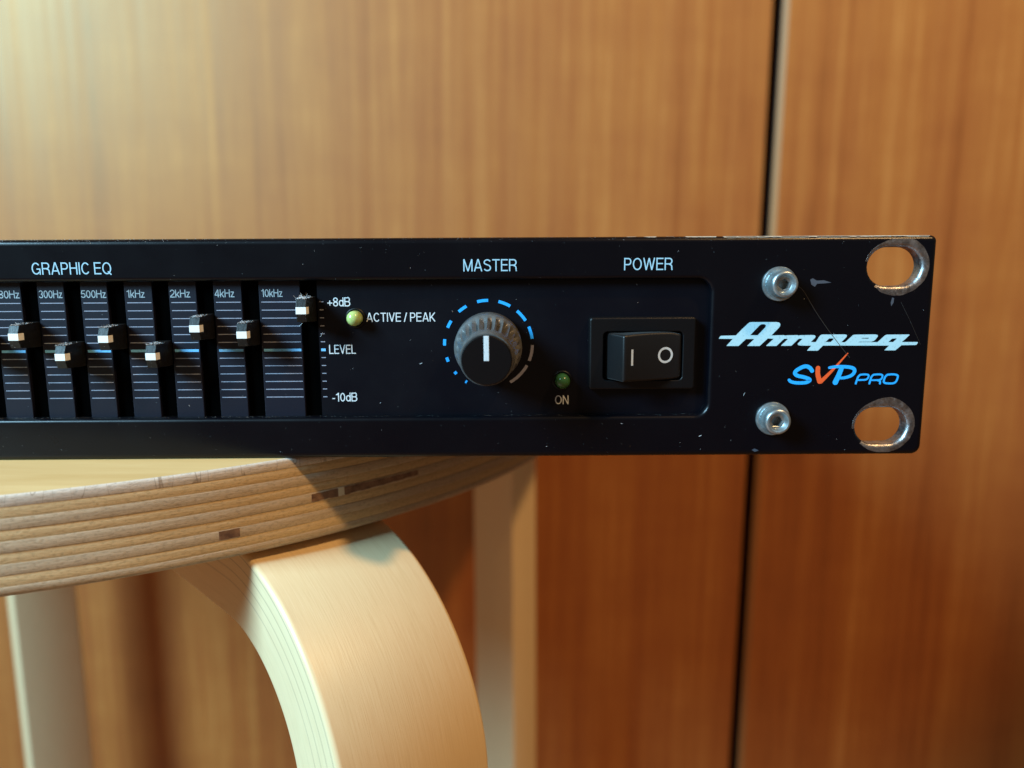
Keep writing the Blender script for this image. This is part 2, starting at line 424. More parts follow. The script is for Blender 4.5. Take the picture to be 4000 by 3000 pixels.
wd = thing("wardrobe", "teak veneered wardrobe with two tall plain doors behind the stool", "wardrobe",
           (69.9, 335, -472), rot=(0, R(.80), 0))
def local(name, bm, m, parent, **k):       # mesh given in the thing's own frame
    o = finish(name, bm, m, None, **k); o.parent = parent; return o
bm = bmesh.new(); box(bm, -900, -3.3, 0, 20, 12, 1800, .5)
local("door", bm, M_DOOR, wd)["label"] = "wide teak door left of the dark gap"
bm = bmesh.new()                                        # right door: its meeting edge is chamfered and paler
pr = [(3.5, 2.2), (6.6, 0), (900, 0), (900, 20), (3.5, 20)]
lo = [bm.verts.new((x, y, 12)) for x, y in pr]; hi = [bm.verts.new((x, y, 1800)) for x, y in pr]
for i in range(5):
    f = bm.faces.new((lo[i], lo[(i+1) % 5], hi[(i+1) % 5], hi[i])); f.material_index = 1 if i == 0 else (2 if i == 4 else 0)  # side face in the gap coloured dark in place of shade
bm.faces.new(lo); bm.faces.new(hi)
local("door", bm, [M_DOOR2, M_DOOREDGE, M_CARCASS_SHADE], wd)["label"] = "teak door right of the gap with a pale chamfered edge"
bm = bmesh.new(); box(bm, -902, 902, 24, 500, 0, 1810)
local("carcass", bm, M_CARCASS_SHADE, wd)

# ------------------------------------------------------------------ stool
SC = (-236.5, 138.4); SR = 175.0; ZS = -22.0; NP = 9; PT = 18.5/NP
stool = thing("stool", "round birch plywood stool with bentwood legs under the rack unit", "stool", (SC[0], SC[1], -472))
seat = bpy.data.objects.new("seat", None); COL.objects.link(seat); seat.parent = stool
seat.location = (0, 0, .450); seat.empty_display_size = .02
WORLD[seat.name] = Matrix.Translation(Vector((SC[0], SC[1], ZS))*MM)
def ply(k):
    bm = bmesh.new(); uv = bm.loops.layers.uv.new("UVMap")
    r = SR + (.0, -.05, .03, -.07, .04, -.06, .02, -.05, .0)[k]
    zt = -PT*k - .002; zb = -PT*(k+1) + .002
    ct = .55 if k == 0 else .03; cb = 1.1 if k == NP-1 else .03
    prof = [(r - ct, zt), (r - ct*.35, zt - ct*.25), (r, zt - ct), (r, zb + cb), (r - cb*.3, zb + cb*.35), (r - cb, zb)]
    seg = 360; rings = []
    for q, z in prof: rings.append([bm.verts.new((q*math.cos(2*math.pi*i/seg), q*math.sin(2*math.pi*i/seg), z)) for i in range(seg)])
    for k2, (a, b) in enumerate(zip(rings, rings[1:])):
        for i in range(seg):
            f = bm.faces.new((a[i], b[i], b[(i+1) % seg], a[(i+1) % seg])); f.smooth = True
            ang = [i, i, i+1, i+1]; zz = [prof[k2][1], prof[k2+1][1], prof[k2+1][1], prof[k2][1]]
            for lp, an, z in zip(f.loops, ang, zz): lp[uv].uv = (an/seg*2*math.pi*SR, z)
    f = bm.faces.new(rings[0]); f.material_index = 1 if k == 0 else 0
    f = bm.faces.new(list(reversed(rings[-1]))); f.material_index = 1 if k == NP-1 else 0
    m = M_PLY_TOP if k == 0 else (M_PLY_A[(k//2) % 3] if k % 2 else M_PLY_B[(k//2) % 3])
    o = finish("ply", bm, [m, M_VENEER], None, recalc=True)
    o.parent = seat
    return o
for k in range(NP): ply(k)
def rim_patch(name, a0, a1, top, bot, m, lift=.075, label=None):
    """thin inlay that follows the rim between two angles; top/bot give world z along it (0..1)"""
    bm = bmesh.new(); n = max(3, int((a1-a0)/.25)); rr = SR + lift; prev = None
    for i in range(n+1):
        t = i/n; a = R(a0 + (a1-a0)*t); c, sn = math.cos(a), math.sin(a)
        row = [bm.verts.new((r_*c, r_*sn, z - ZS)) for r_, z in ((rr-.5, top(t)), (rr, top(t)), (rr, bot(t)), (rr-.5, bot(t)))]
        if prev:
            for k in range(3): bm.faces.new((prev[k], prev[k+1], row[k+1], row[k]))
        else: bm.faces.new(row)
        prev = row
    bm.faces.new(list(reversed(prev)))
    o = finish(name, bm, m); o.parent = seat
    if label: o['label'] = label
z6 = ZS - PT*6; z4 = ZS - PT*4
wob = lambda t, p: .07*math.sin(9*t + p) + .05*math.sin(23*t + 2*p)
rim_patch("knot", -56.85, -55.55, lambda t: z6-.12+wob(t, 0), lambda t: z6-PT+.2+wob(t, 2), M_KNOT, label="square dark knot in the rim")
rim_patch("knot", -50.6, -48.6, lambda t: z4-.2+wob(t, 1) - .7*max(0, .25-t), lambda t: z4-PT+.15+wob(t, 3), M_KNOT)
rim_patch("filler", -48.56, -48.12, lambda t: z4-.1+wob(t, 1), lambda t: z4-PT+.15+wob(t, 2), M_FILLER, .09)
rim_patch("knot", -48.08, -41.5, lambda t: z4-.12-.35*t+wob(t*3, 2), lambda t: z4-PT+.15+.35*t+wob(t*3, 4), M_KNOT, label="long dark streak in a rim ply")

LW, LT, LRO = 33.3, 18.4, 48.6
def leg_mesh():
    """bentwood leg in a frame with x radial and the seat centre as origin, top at z=-18.5 under the seat"""
    bm = bmesh.new(); uv = bm.loops.layers.uv.new("UVMap")
    ro, zt, tg = 207.4, ZS - 18.56 - ZS, -5.1
    path = []                                   # (x, z, nx, nz) outer surface
    for i in range(13): path.append((ro - LRO - 110 + 110*i/12, zt, 0, 1))
    for i in range(1, 33):
        a = R(90 - 90*i/32); path.append((ro - LRO + LRO*math.cos(a), zt - LRO + LRO*math.sin(a), math.cos(a), math.sin(a)))
    zb = -450
    for i in range(1, 13): path.append((ro, zt - LRO + (zb - zt + LRO)*i/12, 1, 0))
    rr = 1.1; sec = []                           # section: (depth, width, u)
    for (cd, cw, a0) in ((rr, LW/2-rr, 0), (LT-rr, LW/2-rr, 90), (LT-rr, -LW/2+rr, 180), (rr, -LW/2+rr, 270)):
        for i in range(5):
            a = R(a0 + 22.5*i); sec.append((cd - rr*math.cos(a), cw + rr*math.sin(a)))
    # order: outer/+w corner -> inner/+w -> inner/-w -> outer/-w
    sec = []
    def corner(cd, cw, d0, d1):
        for i in range(5):
            a = R(d0 + (d1-d0)*i/4); sec.append((cd + rr*math.cos(a), cw + rr*math.sin(a)))
    corner(rr, LW/2-rr, 180, 90); corner(LT-rr, LW/2-rr, 90, 0); corner(LT-rr, -LW/2+rr, 0, -90); corner(rr, -LW/2+rr, -90, -180)
    rings = []; ss = 0; S = []
    for k, (x, z, nx, nz) in enumerate(path):
        if k: ss += math.hypot(x - path[k-1][0], z - path[k-1][1])
        S.append(ss)
        rings.append([bm.verts.new((x - nx*d, tg + w, z - nz*d)) for d, w in sec])
    ns = len(sec)
    def uvof(i, fside):
        d, w = sec[i % ns]; return d if fside else 60 + w
    for k in range(len(rings)-1):
        for i in range(ns):
            j = (i+1) % ns
            f = bm.faces.new((rings[k][i], rings[k][j], rings[k+1][j], rings[k+1][i])); f.smooth = True
            fs = abs(sec[i][1]) > LW/2-.6 and abs(sec[j][1]) > LW/2-.6
            for lp, ii, kk in zip(f.loops, (i, j, j, i), (k, k, k+1, k+1)): lp[uv].uv = (uvof(ii, fs), S[kk])
    bm.faces.new(rings[0]); bm.faces.new(rings[-1])
    bmesh.ops.recalc_face_normals(bm, faces=bm.faces)
    for v_ in bm.verts: v_.co *= MM
    me = bpy.data.meshes.new("leg"); bm.to_mesh(me); bm.free(); me.materials.append(M_LEG)
    return me
lm = leg_mesh()
for k in range(4):
    o = bpy.data.objects.new("leg", lm); COL.objects.link(o); o.parent = stool
    o.location = (0, 0, .450); o.rotation_euler = (0, 0, R(-47.69 + 90*k))

# ------------------------------------------------------------------ rack unit
amp = thing("rack_preamp", "black rack mounted bass preamp with graphic equaliser sliders, master knob and power switch", "preamp", (-241, 150, -22))
# front panel -------------------------------------------------------
HX = [(-8.15, 15.95, 10.5, 7.6), (-8.6, -16.0, 10.4, 7.5)]
bm = bmesh.new()
plate(bm, rrect(-482.6, 0, -22, 22, [1.2, 1.2, 1.6, 1.9]),
      [rrect(-438.5, -44.1, -13.55, 13.75, 2.6)] + [slot_pts(*h) for h in HX], 0, 3.0, 1.15, seg=7, hole_b=.85)
panel = finish("front_panel", bm, M_PAINT, amp)
# scraped bare metal along the top edge right of the middle
bm = bmesh.new()
def edge_z(y): return 22 - 1.15 + math.sqrt(max(0, 1.15**2 - (1.15-y)**2))
def edge_strip(xa, xb, ylo, jitter):
    x = xa; yb_ = ylo; prev = None
    while True:
        yb_ += random.uniform(-jitter, jitter); yb_ = min(max(yb_, ylo-.12), ylo+.22)
        end = .12 if (x - xa < .15 or xb - x < .15) else 0
        row = [bm.verts.new((x, y - .010, edge_z(y) + .010)) for y in (min(yb_ + end*3, 1.0), (yb_ + 1.15)/2, 1.15)] + [bm.verts.new((x, 2.7, 22.012))]
        if prev:
            for k in range(3): bm.faces.new((prev[k], prev[k+1], row[k+1], row[k])).smooth = True
        prev = row
        if x >= xb: break
        x = min(x + random.uniform(.1, .5), xb)
edge_strip(-42, -1.35, .42, .07)
for xa, xb, y in ((-61, -58.6, .72), (-57.6, -54.9, .66), (-53.2, -51.4, .8), (-49.4, -43.2, .62)): edge_strip(xa, xb, y, .09)
finish("bare_edge", bm, M_EDGE, panel)
# worn rings round the rack slots
def worn(cx, cz, rx, rz, hole, seed, a_lo, a_hi):
    rnd = random.Random(seed); bm = bmesh.new(); n = 72
    hp = slot_pts(*hole); hx, hz = hole[0], hole[1]
    def hole_r(a):
        # distance from hole centre to its edge along a
        best = 0
        for i in range(len(hp)):
            p, q_ = Vector((hp[i-1][0]-hx, hp[i-1][1]-hz)), Vector((hp[i][0]-hx, hp[i][1]-hz))
            d = Vector((math.cos(a), math.sin(a))); den = d.x*(q_-p).y - d.y*(q_-p).x
            if abs(den) < 1e-9: continue
            t = (p.x*(q_-p).y - p.y*(q_-p).x)/den; s_ = (p.x*d.y - p.y*d.x)/den
            if t > 0 and -1e-6 <= s_ <= 1+1e-6: best = max(best, t)
        return best
    prev = None; jit = 0
    for i in range(n+1):
        a = R(a_lo + (a_hi - a_lo)*i/n); jit = jit*.8 + rnd.uniform(-.045, .045)
        d = Vector((math.cos(a), math.sin(a)))
        # outer edge: ellipse about (cx, cz), seen from the hole centre
        t = 0.0
        lo_, hi_ = 0, 15
        for _ in range(40):
            mid = (lo_+hi_)/2; px, pz = hx + d.x*mid - cx, hz + d.y*mid - cz
            if (px/rx)**2 + (pz/rz)**2 < 1: lo_ = mid
            else: hi_ = mid
        ri = hole_r(a) + .80; ro = max(lo_ + jit, ri + .02)
        tp = min(1, i/4)*min(1, (n-i)/26); tp = tp*tp*(3-2*tp); ro = ri + (ro-ri)*tp
        if hz + d.y*ro > 21.35: ro = (21.35 - hz)/d.y
        if hz + d.y*ro < -21.4: ro = (-21.4 - hz)/d.y
        ro = max(ro, ri + .02)
        cur = []
        for k in range(5):
            q_ = ri + (ro-ri)*k/4; cur.append(bm.verts.new((hx + d.x*q_, -.014 + (.0 if k in (0, 4) else rnd.uniform(-.012, .0)), hz + d.y*q_)))
        # chamfer strip into the hole
        r1 = ri - .80
        ch = []
        for k in range(1, 6):
            th = math.pi/2*k/5; ch.append(bm.verts.new((hx + d.x*(r1 + .80*(1-math.sin(th)) - .012), .85*(1-math.cos(th)) - .008, hz + d.y*(r1 + .80*(1-math.sin(th)) - .012))))
        ch.append(bm.verts.new((hx + d.x*(r1-.012), 2.98, hz + d.y*(r1-.012))))
        cur = list(reversed(ch)) + cur
        if prev:
            for k in range(len(cur)-1):
                f = bm.faces.new((prev[k], prev[k+1], cur[k+1], cur[k])); f.smooth = True
        prev = cur
    finish("worn_metal", bm, M_WORN, panel)
worn(-7.7, 16.1, 6.3, 5.75, HX[0], 3, -135, 170)
worn(-8.1, -15.75, 6.2, 5.75, HX[1], 5, -140, 185)
for pts in ([(-24.7, 13.5), (-24.2, 13.75), (-23.4, 13.3), (-22, 13.35), (-20.5, 12.9), (-21.9, 12.75), (-23.3, 12.7), (-23.7, 12.1), (-24.4, 12.5)],
            [(-8.3, 9.9), (-7.9, 9.8), (-7.95, 8.9), (-8.35, 8.2), (-8.5, 8.9)],
            [(-34.7, -20.8), (-34.2, -20.5), (-33.3, -20.9), (-34.1, -21.2)]):
    bm = bmesh.new(); poly_sheet(bm, pts, [], -.012); finish("scuff", bm, M_SCUFF, panel)

# chassis -----------------------------------------------------------
bm = bmesh.new(); box(bm, -455, -27, 3.02, 285, -21.4, 20.2, .6)
# (hollow front pocket for the slots is drawn by the dark backing)
finish("chassis", bm, M_CHASSIS, amp)
# recess: right plate, left plate, strips between the slider slots ---
SL = [(-189.35, -186.15), (-180.7, -177.5), (-172.15, -168.95), (-163.6, -160.3), (-154.75, -151.5), (-146.0, -142.65), (-137.05, -133.65), (-125.45, -122.1)]
SL = [(SL[0][0]-8.8*k, SL[0][1]-8.8*k) for k in (2, 1)] + SL
YR = 2.0
bm = bmesh.new(); box(bm, -122.1, -43, YR, 2.9, -14.2, 14.4); finish("recess_plate", bm, M_RECESS, amp)
bm = bmesh.new(); box(bm, -439, SL[0][0], YR, 2.9, -14.2, 14.4); finish("recess_plate", bm, M_RECESS, amp)
bm = bmesh.new(); box(bm, -210.5, -121.9, 2.93, 2.99, -14.4, 14.6); finish("slot_backing", bm, M_BLACK, amp)
LZ = [9.6 - 1.6*i for i in range(13)]; BIG = 6
names = ["100Hz", None, "180Hz", "300Hz", "500Hz", "1kHz", "2kHz", "4kHz", "10kHz"]
boxes = {"180Hz": (-186.0, -181.03), "300Hz": (-177.2, -172.55), "500Hz": (-168.87, -163.9), "1kHz": (-159.9, -156.25), "2kHz": (-151.25, -147.25), "4kHz": (-142.4, -138.5), "10kHz": (-133.2, -128.95)}
for i in range(len(SL)-1):
    x0, x1 = SL[i][1], SL[i+1][0]
    bm = bmesh.new(); box(bm, x0, x1, YR, 2.9, -14.1, 14.3, .12)
    st = finish("scale_strip", bm, M_STRIP, amp)
    if i < 1: continue
    bm = bmesh.new()
    for j, z in enumerate(LZ):
        if j == BIG: continue
        ribbon(bm, [(x0+.42, z), (x1-.30, z)], .15, YR - .014)
    finish("scale_lines", bm, M_LINE, st)
    bm = bmesh.new(); ribbon(bm, [(x0+.42, -.03), (x1-.30, -.03)], .52, YR - .014)
    finish("zero_line", bm, M_ZERO, st)
    t = names[i]
    if t in boxes: lettering(t, boxes[t][0], boxes[t][1], 10.6, 12.15, YR, st, M_STRIPINK, track=.05, bold=.9)
bm = bmesh.new()
for j, z in enumerate(LZ):
    if j == BIG: continue
    ribbon(bm, [(-121.75, z), (-120.9, z)], .15, YR - .014)
finish("scale_lines", bm, M_LINE, amp)
bm = bmesh.new(); ribbon(bm, [(-121.75, -.03), (-120.85, -.03)], .52, YR - .014); finish("zero_line", bm, M_ZERO, amp)

# lettering on the rails and in the recess --------------------------
lettering("GRAPHIC EQ", -176.9, -161.4, 15.25, 17.6, 0, amp, M_RAILINK, bold=.82)
lettering("MASTER", -92.85, -82.35, 15.45, 17.8, 0, amp, M_RAILINK, bold=.82)
lettering("POWER", -61.4, -51.85, 15.5, 17.9, 0, amp, M_RAILINK, bold=.82)
lettering("ACTIVE / PEAK", -112.45, -98.65, 5.55, 7.35, YR, amp)
lettering("+8dB", -120.15, -115.55, 8.65, 10.45, YR, amp, track=.06)
lettering("LEVEL", -120.15, -114.8, -.87, .97, YR, amp)
lettering("-10dB", -119.9, -114.85, -10.6, -8.8, YR, amp, track=.06)
lettering("ON", -74.68, -71.9, -11.45, -9.62, YR, amp)

# sliders -----------------------------------------------------------
def slider_meshes():
    bm = bmesh.new()
    fw, bw, fh, bh = .95, 1.35, 2.2, 2.45       # half sizes front / back
    yf, yb = -4.3, 2.6
    # side outline (y, z): the front is a blunt ridge with the stripe on its crest, upper facet tilted to the light
    def hw(y): return fw + (bw - fw)*min(1, max(0, (y - yf)/4.6))
    out = [(yb, -bh), (.3, -bh), (-2.2, -fh-.08), (-3.75, -fh), (yf, -.72), (yf, .72), (-3.7, fh), (-2.2, fh+.08), (.3, bh), (yb, bh)]
    L = [bm.verts.new((-hw(y), y, z)) for y, z in out]; Rr = [bm.verts.new((hw(y), y, z)) for y, z in out]
    for i in range(len(out)):
        j = (i+1) % len(out); bm.faces.new((L[i], L[j], Rr[j], Rr[i]))
    bm.faces.new(L); bm.faces.new(list(reversed(Rr)))
    bmesh.ops.recalc_face_normals(bm, faces=bm.faces)
    es = [e for e in bm.edges if e.calc_face_angle(0) > R(50)]
    bmesh.ops.bevel(bm, geom=es, offset=.09, segments=2, affect='EDGES', profile=.5)
    for v_ in bm.verts: v_.co *= MM
    body = bpy.data.meshes.new("slider"); bm.to_mesh(body); bm.free(); body.materials.append(M_SLIDER)
    bm = bmesh.new()
    vs2 = [bm.verts.new((sx*(hw(y) + .04), y - (.04 if y < -3 else 0), z)) for y in (yf, -2.75) for sx in (-1, 1) for z in (-.68, .68)]
    for q in ((0,1,3,2), (4,6,7,5), (0,4,5,1), (2,3,7,6), (0,2,6,4), (1,5,7,3)): bm.faces.new([vs2[i] for i in q])
    bmesh.ops.recalc_face_normals(bm, faces=bm.faces)
    bmesh.ops.bevel(bm, geom=list(bm.edges), offset=.04, segments=1, affect='EDGES')
    for v_ in bm.verts: v_.co *= MM
    s = bpy.data.meshes.new("stripe"); bm.to_mesh(s); bm.free(); s.materials.append(M_STRIPE)
    return body, s
sb, ss = slider_meshes()
SZ = {3: 3.45, 4: -.5, 5: 2.95, 6: -.48, 7: 4.85, 8: 3.6, 9: 8.2}
SPOS = []
for i in range(1, len(SL)):
    if i not in SZ and i < 2: continue
    x = (SL[i][0] + SL[i][1])/2; z = SZ.get(i, 1.2)
    o = new_obj("slider", sb, amp, (x, 0, z))
    c = bpy.data.objects.new("stripe", ss); COL.objects.link(c); c.parent = o
    SPOS.append((x, z))

# master knob (droops a little on its shaft) ------------------------
KX, KZ = -88.10, .86
tilt = Matrix.Translation((KX, 2, KZ)) @ Matrix.Rotation(R(4.6), 4, 'X') @ Matrix.Translation((-KX, -2, -KZ))
bm = bmesh.new(); F = 24; SEG = F*8
def flute(i, k, r):
    if k < 4 or k > 9: return r
    ph = (i % 8)/8
    tri = abs(ph - .5)*2
    d = (0, 0, 0, 0, .25, .95, 1.05, .92, .60, .16)[k]
    return r - d*(1 - tri)
prof = [(6.3, 1.9), (6.65, 1.4), (6.68, -2.0), (6.5, -2.5), (6.25, -2.9), (6.10, -3.6), (5.85, -6.0), (5.6, -8.4), (5.42, -9.9), (5.30, -10.7), (5.22, -11.2), (5.05, -12.4), (4.85, -13.3)]
lathe(bm, prof, KX, KZ, SEG, True, flute); bmesh.ops.transform(bm, matrix=tilt, verts=bm.verts)
knob = finish("knob", bm, M_KNOB, amp, smooth=True, angle=38)
bm = bmesh.new(); lathe(bm, [(4.62, -12.9), (4.62, -13.75), (4.45, -14.0)], KX, KZ, 72); bmesh.ops.transform(bm, matrix=tilt, verts=bm.verts)
finish("knob_cap", bm, M_KNOBCAP, knob, smooth=True, angle=30)
bm = bmesh.new(); box(bm, KX-.47, KX+.47, -14.06, -13.9, KZ-.05, KZ+4.55, .05); bmesh.ops.transform(bm, matrix=tilt, verts=bm.verts)
finish("pointer_line", bm, M_WHITE, knob)
RING = 8.84
for a, L_, mtl in ((-148.7, .35, 0), (-130.4, .57, 0), (-109.9, .9, 0), (-86.9, 1.27, 0), (-62.2, 1.55, 0), (-35.5, 1.9, 0), (-7.1, 2.2, 0),
                   (21.7, 2.5, 0), (49.1, 2.6, 0), (74.7, 2.55, 0), (101.8, 3.3, 1), (134.9, 4.9, 1)):
    da = math.degrees(L_/RING)/2; bm = bmesh.new()
    ribbon(bm, [(KX + RING*math.sin(R(a - da + 2*da*i/6)), KZ + RING*math.cos(R(a - da + 2*da*i/6))) for i in range(7)], .60, YR - .014)
    finish("dial_mark", bm, M_GREYINK if mtl else M_BLUE, amp)

# indicator lights --------------------------------------------------
def led(x, z, m, label):
    bm = bmesh.new()
    prof = [(1.5, 2.4), (1.5, .55)] + [(1.5*math.cos(R(a)), .55 - 1.5*math.sin(R(a))) for a in range(10, 90, 10)]
    lathe(bm, prof, x, z, 40); o = finish("indicator_light", bm, m, amp, smooth=True); o['label'] = label
    bm = bmesh.new(); lathe(bm, [(2.05, 1.97), (1.95, 1.72), (1.68, 1.66), (1.6, 1.9)], x, z, 40, False)
    finish("collar", bm, M_PLASTIC, o, smooth=True)
led(-114.62, 6.33, M_LEDG, "pale green round indicator beside ACTIVE / PEAK")
led(-73.25, -6.5, M_LEDD, "dark green round indicator above ON")

# power switch ------------------------------------------------------
sw = bpy.data.objects.new("power_switch", None); COL.objects.link(sw); sw.parent = amp; sw.empty_display_size = .01
sw.matrix_parent_inverse = WORLD[amp.name].inverted()
bm = bmesh.new()
plate(bm, rrect(-68.0, -46.75, -8.25, 6.3, .7), [rrect(-65.2, -49.35, -6.35, 3.45, .9)], .05, 2.2, .45, seg=5, hole_b=.2)
finish("bezel", bm, M_PLASTIC, sw)
bm = bmesh.new(); box(bm, -66, -48.5, 1.9, 1.99, -7, 4.2); finish("switch_well", bm, M_BLACK, sw)
# rocker: wedge with a gently hollow face, left end raised
bm = bmesh.new()
XL, XR, ZB, ZT_ = -64.55, -49.62, -6.15, 3.3
nx = 16; frontr = []
def face_y(t): return -4.6*(1-t)**1.5 - .35 + .55*t - .55*math.sin(math.pi*t)*.6
cols = [(XL, 1.6, 0)] + [(XL + .35, .4, 0)]
for i in range(nx+1):
    t = i/nx; xx = -61.9 + (XR + 61.9)*t; cols.append((xx, face_y(t), 1))
cols += [(XR + .12, 1.6, 0)]
top = []; bot = []
for x, y, fr in cols:
    pull = .55 if fr else .12
    shrink = max(0, min(1, (-y+.5)/5))*.22
    tt = min(1, max(0, (x - XL)/(XR - XL))); arch = .34*math.sin(math.pi*tt)**.8 - .12 - (.28*max(0, tt - .86)/.14 if fr else 0)
    top.append(bm.verts.new((x, y, ZT_ - shrink + arch))); bot.append(bm.verts.new((x, y, ZB + shrink - arch*.5)))
bt = [bm.verts.new((v_.co.x, 1.6, v_.co.z)) for v_ in top]; bb_ = [bm.verts.new((v_.co.x, 1.6, v_.co.z)) for v_ in bot]
for i in range(len(cols)-1):
    bm.faces.new((top[i], top[i+1], bot[i+1], bot[i]))
    if i > 0 or True:
        for a, b in ((top, bt), (bot, bb_)):
            try: bm.faces.new((a[i], a[i+1], b[i+1], b[i]))
            except ValueError: pass
bmesh.ops.remove_doubles(bm, verts=bm.verts, dist=.001)
bmesh.ops.recalc_face_normals(bm, faces=bm.faces)
es = [e for e in bm.edges if len(e.link_faces) == 2 and e.calc_face_angle(0) > R(35)]
bmesh.ops.bevel(bm, geom=es, offset=.5, segments=4, affect='EDGES', profile=.5)
finish("rocker", bm, M_ROCKER, sw, smooth=True, angle=35)
def on_face(x): return face_y((x + 61.9)/(XR + 61.9)) - .05
bm = bmesh.new()
q = [bm.verts.new((x, on_face(x), z)) for x, z in ((-60.3, -2.8), (-59.88, -2.8), (-59.88, .35), (-60.3, .35))]; bm.faces.new(q)
finish("switch_mark", bm, M_WHITE, sw)['label'] = "white I mark"
bm = bmesh.new(); n = 40; a0 = []
for i in range(n):
    a = 2*math.pi*i/n; cx, cz = -53.0, -1.15
    a0.append([bm.verts.new((cx + r*math.cos(a), on_face(cx + r*math.cos(a)), cz + r*math.sin(a))) for r in (1.16, 1.6)])
for i in range(n): bm.faces.new((a0[i][0], a0[i][1], a0[(i+1) % n][1], a0[(i+1) % n][0]))
finish("switch_mark", bm, M_WHITE, sw)['label'] = "white O mark"

# socket head screws -------------------------------------------------
def screw(x, z, tx, tz, rot, label):
    t = Matrix.Translation((x, 0, z)) @ Matrix.Rotation(R(tx), 4, 'X') @ Matrix.Rotation(R(tz), 4, 'Z') @ Matrix.Translation((-x, 0, -z))
    bm = bmesh.new(); SEGS = 96
    def knurl(i, k, r): return r - (.05 if (i % 3 == 0) else 0) if k in (1, 2) else r
    prof = [(2.62, -.2), (2.66, -.5), (2.64, -2.9), (2.58, -3.25), (2.42, -3.6), (2.2, -3.72), (1.98, -3.70), (1.86, -3.5), (1.60, -2.9), (1.45, -2.72)]
    lathe(bm, prof, x, z, SEGS, False, knurl); bmesh.ops.transform(bm, matrix=t, verts=bm.verts)
    o = finish("screw", bm, M_STEEL, amp, smooth=True, angle=40); o['label'] = label
    bm = bmesh.new()
    hexr = 1.12; hx_ = [(x + hexr*math.sin(R(60*i + rot)), z + hexr*math.cos(R(60*i + rot))) for i in range(6)]
    outer = [(x + 1.46*math.sin(2*math.pi*i/36), z + 1.46*math.cos(2*math.pi*i/36)) for i in range(36)]
    lv = [bm.verts.new((p[0], -2.72, p[1])) for p in outer]; hv = [bm.verts.new((p[0], -2.62, p[1])) for p in hx_]
    flat = lv + hv
    for tr in tessellate_polygon([[Vector((p[0], p[1], 0)) for p in outer], [Vector((p[0], p[1], 0)) for p in hx_]]): bm.faces.new([flat[i] for i in tr])
    dv = [bm.verts.new((p[0], -.4, p[1])) for p in hx_]
    for i in range(6): bm.faces.new((hv[i], hv[(i+1) % 6], dv[(i+1) % 6], dv[i]))
    bm.faces.new(dv); bmesh.ops.transform(bm, matrix=t, verts=bm.verts)
    finish("hex_socket", bm, M_STEEL, o)
    bm = bmesh.new(); lathe(bm, [(3.3, 0), (3.38, -.12), (3.38, -.6), (3.28, -.74), (2.85, -.78), (2.55, -.6)], x, z, 64, False)
    finish("washer", bm, M_STEEL, o, smooth=True, angle=40)
screw(-30.85, 12.7, 0, 1, 12, "upper socket head screw with brighter flat washer")
screw(-30.9, -14.25, 1, 1.5, 30, "lower socket head screw with knurled head")

# maker's logo and model lettering -----------------------------------
AX = (0.019709397, 0.00068955157, 4.07765e-07, 1.778e-08, 2.3637e-08, -43.874947525)
AZ = (-0.00011042, -0.01963115, -2.027e-08, -1.06e-10, -4.08127e-07, 7.19157165)
def tr(p):
    x, y = p; b = (x, y, x*y, x*x, y*y, 1)
    return (sum(i*j for i, j in zip(AX, b)), sum(i*j for i, j in zip(AZ, b)))
def shape(bm, outer, holes=(), y=-.012): poly_sheet(bm, [tr(p) for p in outer], [[tr(p) for p in h] for h in holes], y)
bm = bmesh.new()
shape(bm, [(150, 335), (240, 236), (300, 174), (365, 112), (382, 101), (402, 98), (655, 98), (678, 103), (690, 118), (686, 140), (672, 158), (596, 236), (562, 264), (484, 336), (482, 338),
           (360, 338), (358, 335), (428, 268), (345, 268), (272, 336), (268, 338), (152, 338)],
      [[(387, 230), (430, 184), (482, 130), (500, 120), (528, 119), (545, 129), (541, 148), (462, 230)]], -.012)
shape(bm, [(72, 265), (74, 258), (86, 240), (96, 236), (244, 232), (210, 267)], (), -.016)
shape(bm, [(560, 262), (600, 232), (725, 229), (738, 234), (752, 231), (860, 229), (874, 233), (890, 230), (1008, 228), (1036, 231), (1044, 242), (1038, 256), (996, 298), (1028, 298), (1050, 300), (1012, 334), (962, 335),
           (886, 333), (866, 327), (864, 314), (912, 266), (876, 264), (802, 334), (798, 336), (699, 336), (698, 332), (768, 266), (728, 266), (652, 336), (648, 338), (550, 338), (548, 334), (622, 266)], (), -.020)
shape(bm, [(1000, 335), (1022, 322), (1050, 292), (1076, 250), (1092, 230), (1110, 223), (1340, 222), (1358, 228), (1357, 244), (1340, 262), (1302, 300), (1350, 302), (1318, 334), (1118, 334), (1068, 383), (1064, 385), (960, 385), (960, 380)],
      [[(1143, 298), (1180, 262), (1222, 262), (1226, 268), (1196, 298)]], -.024)
shape(bm, [(1300, 334), (1304, 316), (1334, 302), (1352, 290), (1400, 246), (1416, 230), (1436, 224), (1644, 222), (1668, 228), (1668, 244), (1642, 276), (1622, 290), (1600, 295), (1480, 295), (1478, 299), (1640, 299), (1662, 300), (1672, 318), (1664, 334)],
      [[(1500, 263), (1512, 257), (1580, 256), (1574, 264)]], -.028)
shape(bm, [(1660, 334), (1664, 300), (1740, 232), (1760, 224), (1984, 222), (1988, 227), (1940, 272), (1908, 298), (2066, 298), (2072, 303), (2058, 324), (2048, 328), (1906, 330), (1846, 380), (1838, 382), (1736, 382), (1736, 378), (1782, 334)],
      [[(1774, 298), (1812, 264), (1856, 262), (1858, 266), (1822, 298)]], -.032)
finish("maker_logo", bm, M_LOGO, amp)
